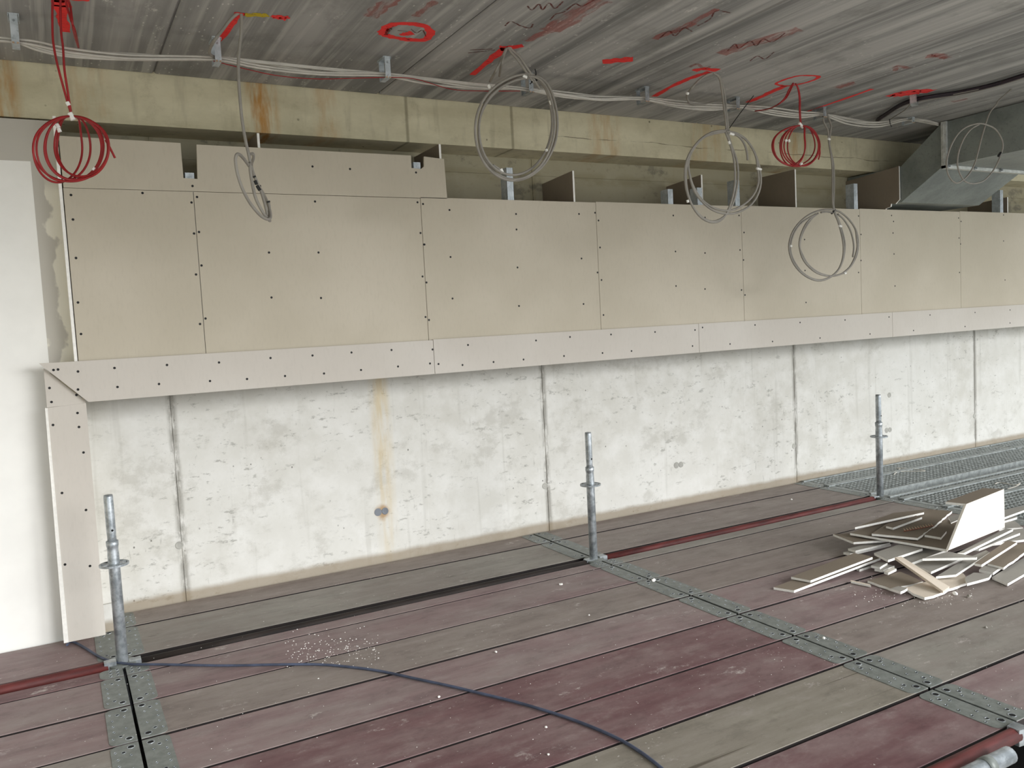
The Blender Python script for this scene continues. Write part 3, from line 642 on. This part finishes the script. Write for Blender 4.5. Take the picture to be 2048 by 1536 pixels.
# 2 grey, seen edge on
Y2 = 3.62
coil('narrow grey cable coil seen edge-on in front of the notched board', Y2, (482, 28),
     [[(482, 20), (483, 40), (482, 68), (477, 120), (478, 171), (484, 239), (492, 285), (498, 312), (501, 330)], [(482, 22), (462, 38), (445, 60), (428, 82), (420, 98, 3.8), (420, 108, 3.9), (428, 114, 3.95)]],
     [[(498, 332), (488, 318, 3.55), (479, 309, 3.5), (473, 310, 3.47), (471, 322, 3.47), (475, 348, 3.47), (485, 378, 3.49), (500, 406, 3.52), (518, 428, 3.56), (530, 437, 3.6), (539, 438, 3.64), (541, 428, 3.68), (535, 405, 3.72), (525, 385, 3.74), (515, 368, 3.75), (506, 345, 3.74), (503, 330, 3.7), (507, 316, 3.66), (506, 308, 3.64), (502, 308, 3.62)],
      [(500, 325), (501, 345, 3.6), (506, 375, 3.62), (512, 398, 3.63), (522, 418, 3.64), (531, 432, 3.65), (538, 434, 3.68), (539, 420, 3.7), (537, 404, 3.71)],
      [(502, 330, 3.64), (508, 350, 3.66), (521, 380, 3.68), (528, 402, 3.69), (533, 422, 3.69), (536, 436, 3.68), (540, 442, 3.66)]],
     'grey_cable', .0066, prints=((508, 352, 509.5, 355, .007), (510, 361, 513, 369, .0073), (514, 371, 520, 381, .0073), (536.5, 402, 537.5, 405, .0075)))
# 3 large grey ring
tie = (1068, 159); Y3 = 3.6
coil('large grey cable ring with the black tie, hanging in mid picture', Y3, (1020, 95),
     [[(1018, 92), (1024, 100), (1038, 113), (1050, 130), (1062, 148), (1070, 163), (1080, 178)], [(1016, 94), (1022, 104), (1034, 118), (1046, 135), (1058, 152), (1068, 166)], [(1014, 96), (1008, 110), (1003, 130), (999, 152, 3.8)], [(1012, 97), (1003, 118), (990, 145), (980, 163, 3.9)]],
     [ring(1032.5, 254, 82, 107, (1050, 148), Y3, .06, tilt=-5), ring(1031, 252, 73, 98, (1052, 156), Y3, .03, tilt=-5), ring(1036, 257, 79, 102, (1056, 152), Y3, -.01, tilt=-6), ring(1033, 255, 76, 104, (1050, 152), Y3, -.04, tilt=-5)],
     'grey_cable', .0062, ties=(([(1060, 168), (1068, 160), (1072, 148), (1070, 138)], .003), ([(1063, 164), (1074, 160)], .005)), tapes=((1045, 152, 1053, 155, .012), (976, 170, 980, 176, .009), (1100, 201, 1103, 209, .008), (1001, 338, 1005, 347, .013), (1092, 298, 1094, 303, .009)), extra=([(1002, 340), (992, 334), (986, 330)],))
# 4 second grey ring
tie = (1452, 263); Y4 = 3.59
o = 1348; s3 = 2.9257
def z3(L): return [(o+p[0]/s3, p[1]/s3)+tuple(p[2:]) for p in L]
coil('grey cable coil with long slanting black tie, left of the small red coil', Y4, (1428, 146),
     [z3([(226, 425), (250, 438), (270, 470), (285, 560), (294, 640), (302, 700), (308, 770)]), z3([(228, 428), (262, 445), (282, 490), (298, 570), (306, 650), (312, 705), (318, 770)]), z3([(225, 430), (190, 440), (140, 475), (100, 520), (78, 550, 3.75), (78, 580, 3.85), (100, 605, 3.93), (160, 612, 3.95), (240, 600, 3.96), (300, 605, 3.96), (370, 632, 3.96)])],
     [z3([(300, 768), (330, 850), (350, 930), (357, 1010), (352, 1110), (325, 1210), (285, 1280), (230, 1302), (165, 1278), (110, 1210), (72, 1110), (64, 1000), (85, 910), (140, 830), (210, 780), (300, 766)]),
      z3([(312, 768), (335, 850), (365, 930), (375, 1010), (366, 1110), (340, 1200), (290, 1270), (225, 1296), (160, 1268), (105, 1200), (76, 1105), (70, 1000), (95, 905), (150, 825), (220, 775), (310, 762)]),
      z3([(300, 770), (360, 778), (420, 815), (470, 890), (500, 980), (508, 1070), (485, 1150), (430, 1215), (340, 1250), (250, 1240), (180, 1195), (120, 1120), (90, 1020), (86, 940), (120, 860), (190, 795), (300, 770)]),
      z3([(310, 766), (370, 784), (430, 828), (476, 905), (490, 990), (494, 1070), (465, 1140), (410, 1195), (330, 1232), (240, 1220), (160, 1165), (108, 1080), (88, 1000)])],
     'grey_cable', .0062, ties=((z3([(296, 776), (315, 762), (385, 665), (466, 560)]), .0025), (z3([(292, 772), (322, 762)]), .006)), tapes=tuple((o+a/s3, b/s3, o+c_/s3, d/s3, r_) for a, b, c_, d, r_ in ((320, 826, 326, 842, .009), (484, 985, 510, 992, .009), (78, 1170, 82, 1185, .009), (325, 780, 350, 788, .008), (74, 545, 84, 548, .008))),
     extra=(z3([(340, 782), (380, 800), (410, 840), (426, 890), (431, 938)]),))
# 5 small red
tie = (1602, 251); Y5 = 3.58
coil('small red cable coil hanging right of the grey coils', Y5, (1588, 165),
     [z3([(704, 478), (722, 510), (733, 570), (734, 650), (740, 730)]), z3([(706, 480), (728, 520), (738, 580), (738, 650), (744, 730)]), z3([(702, 480), (675, 520), (650, 570), (610, 610), (550, 638, 3.8), (475, 650, 3.95)]), z3([(702, 480), (685, 520), (655, 575), (612, 610)])],
     [ring(1579, 290, 32, 40, tie, Y5, .05), ring(1588, 291, 42, 40, tie, Y5, .03), ring(1600, 292, 37, 40, tie, Y5, .0), ring(1604, 292, 36, 39, tie, Y5, -.02), ring(1606, 293, 31, 39, tie, Y5, -.04), ring(1585, 292, 25, 40, tie, Y5, -.05), ring(1592, 292, 48, 41, tie, Y5, -.02)],
     'red_cable', .0042, tapes=((1598, 246, 1606, 255, .012), (1571, 279, 1573, 283, .009), (1577, 279, 1579, 284, .009), (1600, 329, 1604, 327, .008)), extra=([(1638, 284), (1640, 305), (1637, 319)],))
# 6 low grey
Y6 = 3.95; s6 = 7.68
def z6(L): return [(1540+p[0]/s6, 380+p[1]/s6)+tuple(p[2:]) for p in L]
coil('grey cable coil hanging lowest, in front of the right-hand boards', Y6, (1648, 235),
     [[(1646, 232), (1648, 245), (1656, 262), (1658, 285), (1664, 325), (1665, 365), (1665, 400), (1668, 422), (1675, 440)], [(1654, 228), (1662, 250), (1661, 262), (1659, 290), (1667, 330), (1668, 380), (1667, 410), (1672, 430), (1680, 450)]],
     [z6([(980, 320), (1040, 470), (1085, 620), (1120, 780), (1130, 940), (1105, 1100), (1040, 1240), (930, 1340), (780, 1392), (640, 1370), (490, 1280), (370, 1140), (305, 980), (295, 820), (350, 640), (470, 480), (620, 370), (790, 308), (960, 300)]),
      z6([(990, 330), (1060, 480), (1105, 620), (1145, 780), (1148, 920), (1118, 1080), (1060, 1210), (950, 1320), (800, 1382), (650, 1362), (500, 1270), (390, 1130), (325, 980), (318, 830), (380, 640), (500, 490), (690, 380)]),
      z6([(960, 300), (1060, 330), (1180, 420), (1290, 560), (1345, 700), (1355, 860), (1325, 1020), (1240, 1170), (1130, 1270), (1010, 1315), (880, 1315), (730, 1260), (590, 1150), (500, 1000), (450, 860), (475, 690), (560, 510), (700, 370)]),
      z6([(1000, 310), (1100, 355), (1220, 460), (1310, 600), (1330, 740), (1340, 880), (1300, 1040), (1220, 1190), (1100, 1290)]), z6([(880, 1320), (720, 1275), (560, 1140), (475, 980), (460, 800), (520, 620), (640, 440), (740, 360)])],
     'grey_cable', .0062, ties=((z6([(945, 362), (1000, 300)]), .007),), tapes=((1678, 451, 1683, 453, .008), (1580, 491, 1583, 493, .009), (1688, 547, 1692, 546, .008), (1656, 277, 1660, 279, .009)),
     extra=(z6([(1040, 370), (1130, 450), (1220, 590), (1270, 740), (1288, 880), (1272, 1030)]), z6([(780, 345), (860, 335), (960, 345)])))
# 7 in front of the duct
Y7 = 3.2; s7 = 5.12
def at_px(X, Y, Z):      # where a world point falls in the photograph, so that a lead can end on the ceiling
    v = Vector((X, Y, Z))-EYE; w = v.dot(fw); return (1024+F_PX*v.dot(rt)/w, 768-F_PX*v.dot(up)/w, Y)
def z7(L): return [(1650+p[0]/s7, 200+p[1]/s7)+tuple(p[2:]) for p in L]
coil('thin grey cable coil hanging in front of the ventilation duct', Y7, (1994, 209),
     [[(at_px(5.545, 3.2, ZC+.002))]+z7([(1782, 0), (1755, 48), (1700, 110), (1670, 170), (1640, 260)])],
     [z7([(1640, 260), (1600, 400), (1565, 540), (1530, 660), (1470, 765), (1400, 830), (1340, 850), (1280, 800), (1248, 710), (1250, 600), (1290, 470), (1360, 350), (1450, 275), (1560, 242), (1640, 250), (1740, 295), (1805, 390), (1822, 470), (1800, 560), (1750, 680), (1690, 765)]),
      z7([(1690, 765), (1620, 830), (1520, 857), (1430, 830), (1375, 740), (1355, 640), (1375, 510), (1430, 380), (1500, 295), (1580, 250)])],
     'grey_cable', .0048, ties=((z7([(1775, 575), (1800, 540)]), .008),))

# ================================================================== FLOOR CABLE
fc = thing('floor_cable', 'blue-black rubber cable lying across the planks', 'cable', at_z(700, 1334, 0))
pts = [at_z(x, y, .0075) for x, y in ((134, 1290), (140, 1284), (150, 1285), (172, 1297), (196, 1312), (222, 1322), (262, 1328), (330, 1329), (450, 1331), (560, 1329), (640, 1329), (700, 1334), (760, 1342), (830, 1357), (900, 1372), (950, 1384), (1050, 1409), (1150, 1441), (1225, 1472), (1275, 1500), (1320, 1534), (1370, 1580))]
MB().tube(spline(pts, 6), .0058, 8).build('sheath', 'blue_cable', fc, True)
# dark block standing in for a gap at the wall foot by the left post
st = thing('dark_gap_block', 'black block standing in for a dark gap at the wall foot behind the left post', 'dark gap filler', (.16, 4.6, 0))
a = at_y(222, 1255, 4.55); MB().prism([(a.x-.022, 4.55, .02), (a.x+.04, 4.55, .02), (a.x+.04, 4.55, .085), (a.x+.012, 4.55, .075), (a.x-.012, 4.55, .1), (a.x-.024, 4.55, .1)], (0, .02, 0)).build('gap_block_body', 'black', st)
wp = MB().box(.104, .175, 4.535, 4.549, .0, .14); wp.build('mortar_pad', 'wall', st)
# bright tube past the front ledger
tb = thing('steel_tube', 'bright galvanised steel tube with a grey collar below the corner ledger', 'steel tube', (2.4, 1.43, -.03))
zt_ = .0
MB().tube([(1.75, 1.468, .004), (2.2, 1.468, .004), (2.50, 1.468, .004)], .026, 16).build('tube', 'galv', tb, True)
MB().tube([(2.365, 1.468, .004), (2.40, 1.468, .004)], .0285, 16).build('collar', 'steel_dark', tb, True)

# ================================================================== SCRAP PILE
def scrap(label, px, zs, top='backpaper', edge='gyps', t=T, rag=0.0, name='plasterboard_offcut'):
    if not isinstance(zs, (list, tuple)): zs = [zs]*len(px)
    P = [at_z(x, y, z) for (x, y), z in zip(px, zs)]
    n = Vector((0, 0, 0))
    for i in range(len(P)):
        a, b = P[i], P[(i+1) % len(P)]; n += Vector(((a.y-b.y)*(a.z+b.z), (a.z-b.z)*(a.x+b.x), (a.x-b.x)*(a.y+b.y)))
    n.normalize()
    if n.z < 0: n = -n
    if rag:
        Q = []
        for i in range(len(P)):
            a, b = P[i], P[(i+1) % len(P)]; d = (b-a); k = max(1, int(d.length/.035)); s_ = d.cross(n).normalized()
            for q in range(k): Q.append(a+d*(q/k)+(s_*random.uniform(-rag, rag) if q else Vector((0, 0, 0))))
        P = Q
    o_ = sum(P, Vector())/len(P)
    m = MB().prism([p_-o_ for p_ in P], -n*t, 0, 1); ob = m.build(name, [top, edge]); ob.location = o_
    return tag(ob, label, 'plasterboard scrap', 'plasterboard offcuts in the pile')
scrap('long narrow offcut lying lowest at the left tip of the pile', [(1547, 1174.5), (1588, 1181), (1761, 1115.5), (1722, 1108)], [.014, .014, .042, .042])
scrap('long narrow offcut lying on top of the leftmost one', [(1582, 1153.6), (1621, 1161), (1745, 1114), (1708, 1106)], [.036, .036, .076, .076])
scrap('broad dark offcut sticking out left, with a bright front edge', [(1666, 1068), (1707, 1084.3), (1775, 1080), (1738, 1066)], [.078, .078, .084, .084])
scrap('grey strip poking out left below the large flat sheet', [(1696, 1097), (1711, 1101.5), (1780, 1085), (1760, 1082)], [.05, .05, .064, .064], 'greypaper')
scrap('short pale-edged strip under the grey strip at the left', [(1686.5, 1104.5), (1700, 1107.5), (1782, 1088), (1764, 1085)], [.034, .034, .046, .046], 'greypaper')
scrap('large flat dark sheet under the screw strip', [(1700, 1066), (1894, 1099), (1932, 1043), (1800, 1033)], [.102, .102, .108, .106])
scrap('dark broken sheet on top that carries the screw strip', [(1743.6, 1067.5), (1835, 1076), (1862, 1057), (1904, 1022), (1850, 1018), (1775, 1046)], [.122, .122, .122, .124, .124, .122], rag=.003)
scrap('thin top strip with a bright edge pointing left at the back of the pile', [(1710, 1054.5), (1848, 1024.5), (1848, 1019), (1786, 1026)], [.142, .142, .142, .142])
scrap('small tapering strip in front of the bright top strip', [(1772, 1052), (1786, 1055.5), (1844, 1034), (1832, 1031)], [.138, .138, .138, .138])
scrap('dark grey board jutting out below the large sheet', [(1748, 1106), (1776, 1120), (1845, 1097), (1800, 1088)], [.078, .078, .085, .085], 'greypaper')
scrap('grey board with bright edge right behind the tan strip', [(1795, 1113), (1821, 1126.5), (1895, 1099), (1850, 1091)], [.056, .056, .064, .064], 'greypaper')
scrap('pale grey board between the tan strip and the white pointed one', [(1826, 1127), (1862, 1143.5), (1926, 1116), (1890, 1108)], [.044, .044, .05, .05], 'greypaper')
scrap('white-edged pointed board in front of the upright panel', [(1845, 1117), (1897, 1103), (1917, 1107), (1954, 1113.5), (1953, 1115)], [.092, .094, .094, .092, .092], 'greypaper')
scrap('grey board sloping right from under the tan broken piece', [(1872, 1153), (1926, 1120), (1972, 1100.5), (1979, 1104.5), (1912, 1149)], [.04, .06, .068, .066, .044], 'greypaper')
scrap('long narrow board with a white edge, right of the pointed one', [(1949, 1126.5), (1963, 1129.5), (2034, 1084), (2014, 1081)], [.078, .078, .092, .092])
scrap('brownish broad board at the right edge with a broken end', [(1975, 1127), (2007, 1135), (2070, 1090), (2040, 1086)], [.045, .045, .055, .055], rag=.003)
scrap('small square offcut before the brownish board', [(1958, 1139.5), (1986, 1145.5), (2001, 1135), (1969, 1130)], [.034, .034, .034, .034], 'greypaper')
scrap('pale bluish board lying flat at the lower right of the pile', [(1984, 1154), (2015, 1167.5), (2090, 1124), (2066, 1104)], [.016, .016, .016, .016], 'greypaper')
scrap('grey offcut with a ragged white front edge beside the tan broken piece', [(1930, 1155), (1934, 1167), (1978, 1155), (1983, 1148), (1947, 1145)], [.036, .036, .036, .036, .036], 'greypaper', rag=.003)
scrap('narrow white-edged board along the foot of the upright panel', [(1915, 1106), (2011, 1057), (2026, 1058), (1928, 1106)], [.096, .1, .1, .096], 'greypaper')
scrap('second white-edged board just right of the upright panel foot', [(1947, 1097), (2022, 1063.5), (2034, 1062), (2040, 1066), (1958, 1098)], [.076, .08, .08, .078, .076], 'greypaper')
scrap('wide grey board reaching the right edge behind the long narrow one', [(1957, 1091), (2060, 1077.5), (2080, 1052), (2022, 1060)], [.058, .06, .062, .062], 'greypaper')
scrap('thin board behind the upright panel touching the right edge', [(2000, 1038), (2060, 1016), (2080, 1005), (2006, 1020)], [.085, .085, .085, .085], 'greypaper')
scrap('short thin strip just below the rearmost right board', [(2003, 1044), (2034, 1034.5), (2032, 1031), (2000, 1038)], [.066, .066, .066, .066], 'greypaper')
scrap('grey board right of the upright panel with a white front edge', [(1998, 1058), (2046, 1055), (2030, 1042), (2000, 1044)], [.055, .055, .055, .055], 'greypaper')
scrap('brown flat piece on the planks at the front left of the pile', [(1735, 1161), (1783, 1178), (1846, 1163), (1800, 1143)], [.014, .014, .014, .014], rag=.004)
scrap('thin beige sliver lying before the brown flat piece', [(1701, 1160), (1740, 1168.5), (1742, 1171), (1702, 1162.5)], [.012, .012, .012, .012], 'tan', t=.01)
scrap('small grey chip at the left end of the tan broken piece', [(1781, 1177), (1801, 1183.5), (1815, 1176), (1797, 1172)], [.028, .028, .028, .028], 'greypaper', rag=.003)
scrap('tiny dark offcut left of the tan strip end', [(1742, 1131), (1760, 1134.5), (1775, 1125.5), (1756, 1124)], [.036, .036, .036, .036], 'greypaper', rag=.002)
scrap('tiny offcut just below the tiny dark one left of the tan strip', [(1749, 1137.5), (1766, 1140.5), (1789, 1131.5), (1775, 1128)], [.022, .022, .022, .022], 'greypaper', rag=.002)
scrap('pale sliver under the two long left offcuts', [(1713, 1136.5), (1719, 1139), (1742, 1131.5), (1732, 1128)], [.014, .014, .014, .014], 'greypaper')
scrap('bright small strip on the brown flat piece', [(1768, 1143), (1776, 1145.5), (1793, 1137.5), (1785, 1134)], [.03, .03, .03, .03], 'ivory')
scrap('short pale-edged piece on the large sheet near the upright panel', [(1849, 1069.5), (1882, 1075), (1893, 1062), (1862, 1056)], [.1175, .1175, .1175, .1175])
scrap('light grey piece wedged behind the upright panel', [(1897, 1034), (1921, 1027), (1916, 1040), (1902, 1046)], [.112, .112, .112, .112], 'greypaper')
scrap('tan broken piece with ragged edges lying flat at the front of the pile', [(1808, 1175), (1850, 1164), (1904, 1151), (1926, 1146), (1931, 1152), (1932, 1166), (1896, 1178), (1878, 1187), (1849, 1195), (1827, 1187)], .018, 'tan', rag=.006)
scrap('tan strip leaning diagonally across the front of the pile', [(1790, 1114.5), (1803, 1113), (1899, 1173), (1886, 1182)], [.105, .107, .034, .034], 'tan', 'tan')
# upright L-shaped panel: white face below, grey flange on top
zf = .12; A_ = at_z(1896, 1101, zf); B_ = at_z(2009.5, 1055, zf+.004); h_ = at_y(1933, 1008, A_.y+.05).z
Tl = at_y(1933, 1008, A_.y+.045); Tr = at_y(2008, 978, B_.y+.045); Tr.z = max(Tr.z, Tl.z)
lp = thing('folded_panel', 'upright L-shaped plasterboard piece with bright white face and grey top', 'plasterboard scrap', (A_+B_)/2, 'plasterboard offcuts in the pile')
nrm = (B_-A_).cross(Tl-A_).normalized()
if nrm.y > 0: nrm = -nrm
MB().prism([A_, B_, Tr, Tl], -nrm*T).build('face_panel', 'ivory', lp)
zt2 = (Tl.z+Tr.z)/2
K1 = at_z(1891, 1003.5, Tl.z); K2 = at_z(1966, 976, Tr.z)
MB().prism([Tl, Tr, K2, K1], Vector((0, 0, -T)), 0, 1).build('top_flange', ['backpaper', 'gyps'], lp)
# collated screw strip
ss = thing('screw_strip', 'reddish strip of collated drywall screws on the dark broken sheet', 'screws', at_z(1840, 1057, .125))
a, b = at_z(1808, 1062.5, .127), at_z(1868, 1051.5, .127); d = (b-a); e = Vector((0, 0, 1)).cross(d.normalized())
MB().obox((a+b)/2, d*.5, e*.004, Vector((0, 0, .0012))).build('plastic_strip', 'copper', ss)
for k in range(11):
    p_ = a+d*((k+.5)/11); MB().tube([p_+Vector((0, 0, .002)), p_+Vector((0, 0, .004))+e*.004, p_+Vector((0, 0, .012))+e*.012], [.0035, .002, .0012], 6).build('screw', 'tip', ss)

# crumbs and dust of plaster
def chunk(x, y, s_, label, name='plaster_crumb', mat='gyps'):
    c_ = at_z(x, y, 0); bm = bmesh.new(); bmesh.ops.create_icosphere(bm, subdivisions=1, radius=s_)
    for v in bm.verts: v.co *= random.uniform(.65, 1.2); v.co.z = max(v.co.z*.7, -.45*s_)
    me = bpy.data.meshes.new(name); bm.to_mesh(me); bm.free(); me.materials.append(MAT[mat])
    o_ = bpy.data.objects.new(name, me); C.objects.link(o_); o_.location = c_+Vector((0, 0, .45*s_)); o_.rotation_euler.z = random.uniform(0, 6)
    return tag(o_, label, 'plaster crumb', 'plaster crumbs on the planks')
for x, y, s_, L in ((1308, 1163, .02, 'largest white plaster crumb, on the steel end plates by the middle post'), (1122, 1170, .014, 'white plaster crumb on the plank left of the middle post'), (878, 1395, .009, 'white crumb just below the floor cable at mid length'),
                    (1097, 1510, .007, 'white crumb on the red plank near the bottom edge'), (1092, 1455, .007, 'white crumb just below the floor cable on the red plank'), (992, 1305, .009, 'white crumb on the plank above the floor cable'),
                    (1178, 1231, .007, 'white crumb on the plank below the middle post'), (1647, 1278, .012, 'white crumb on the steel end plates at lower right'), (1972, 1256, .011, 'dark-rimmed crumb on the grey plank right of the end plates'),
                    (1938, 1195, .018, 'larger grey plaster lump before the pile'), (1910, 1190, .02, 'broken plaster lump at the foot of the tan strip'), (1839, 1190, .016, 'white plaster lump on the ragged front of the tan piece'), (1583, 1000, .012, 'white chip on the plank left of the right post')):
    chunk(x, y, s_*.75, L, mat='gyps' if 'grey' not in L else 'greypaper')
for mi, (region, n, smin, smax) in enumerate(((((1700, 1165), (1960, 1215)), 150, .0015, .005), (((100, 1130), (1560, 1536)), 240, .0012, .0032), (((1500, 1150), (2048, 1440)), 110, .0012, .003), (((570, 1270), (760, 1330)), 220, .0015, .0055))):
    m = MB()
    for _ in range(n):
        (xa, ya), (xb, yb) = region
        c_ = at_z(random.uniform(xa, xb), random.gauss((ya+yb)/2, (yb-ya)*.3) if mi in (0, 3) else random.uniform(ya, yb), 0)
        if not (-2.3 < c_.x < 5.25 and 1.58 < c_.y < 4.7): continue
        s_ = random.uniform(smin, smax); q = [Vector((random.uniform(.5, 1)*s_*math.cos(a), random.uniform(.5, 1)*s_*math.sin(a), 0))+c_+Vector((0, 0, .0008)) for a in (0.2, 1.7, 3.1, 4.8)]
        tp = c_+Vector((0, 0, s_*.8)); m.add(q+[tp], [(0, 1, 4), (1, 2, 4), (2, 3, 4), (3, 0, 4)])
    tag(m.build('plaster_dust', 'gyps'), ('white plaster dust and crumbs strewn before the scrap pile', 'fine white plaster specks scattered over the near planks', 'fine plaster specks on the planks right of the end plates', 'patch of pale plaster dust on the plank above the floor cable')[mi], 'plaster dust', kind='stuff')
# loose pale cords on the steel decks
for L, pts in (('pale loose cord on the steel deck behind the right post', ((1760, 950), (1785, 945), (1800, 938), (1795, 936), (1830, 938), (1850, 942), (1800, 943), (1788, 949))), ('pale loose cord on the steel deck behind the upright panel', ((1990, 968), (2000, 965), (2030, 970), (2040, 966), (2034, 972), (2015, 978)))):
    t = thing('loose_cord', L, 'cord', at_z(pts[0][0], pts[0][1], 0)); MB().tube(spline([at_z(x, y, .008) for x, y in pts], 4), .003, 5).build('strand', 'string', t, True)
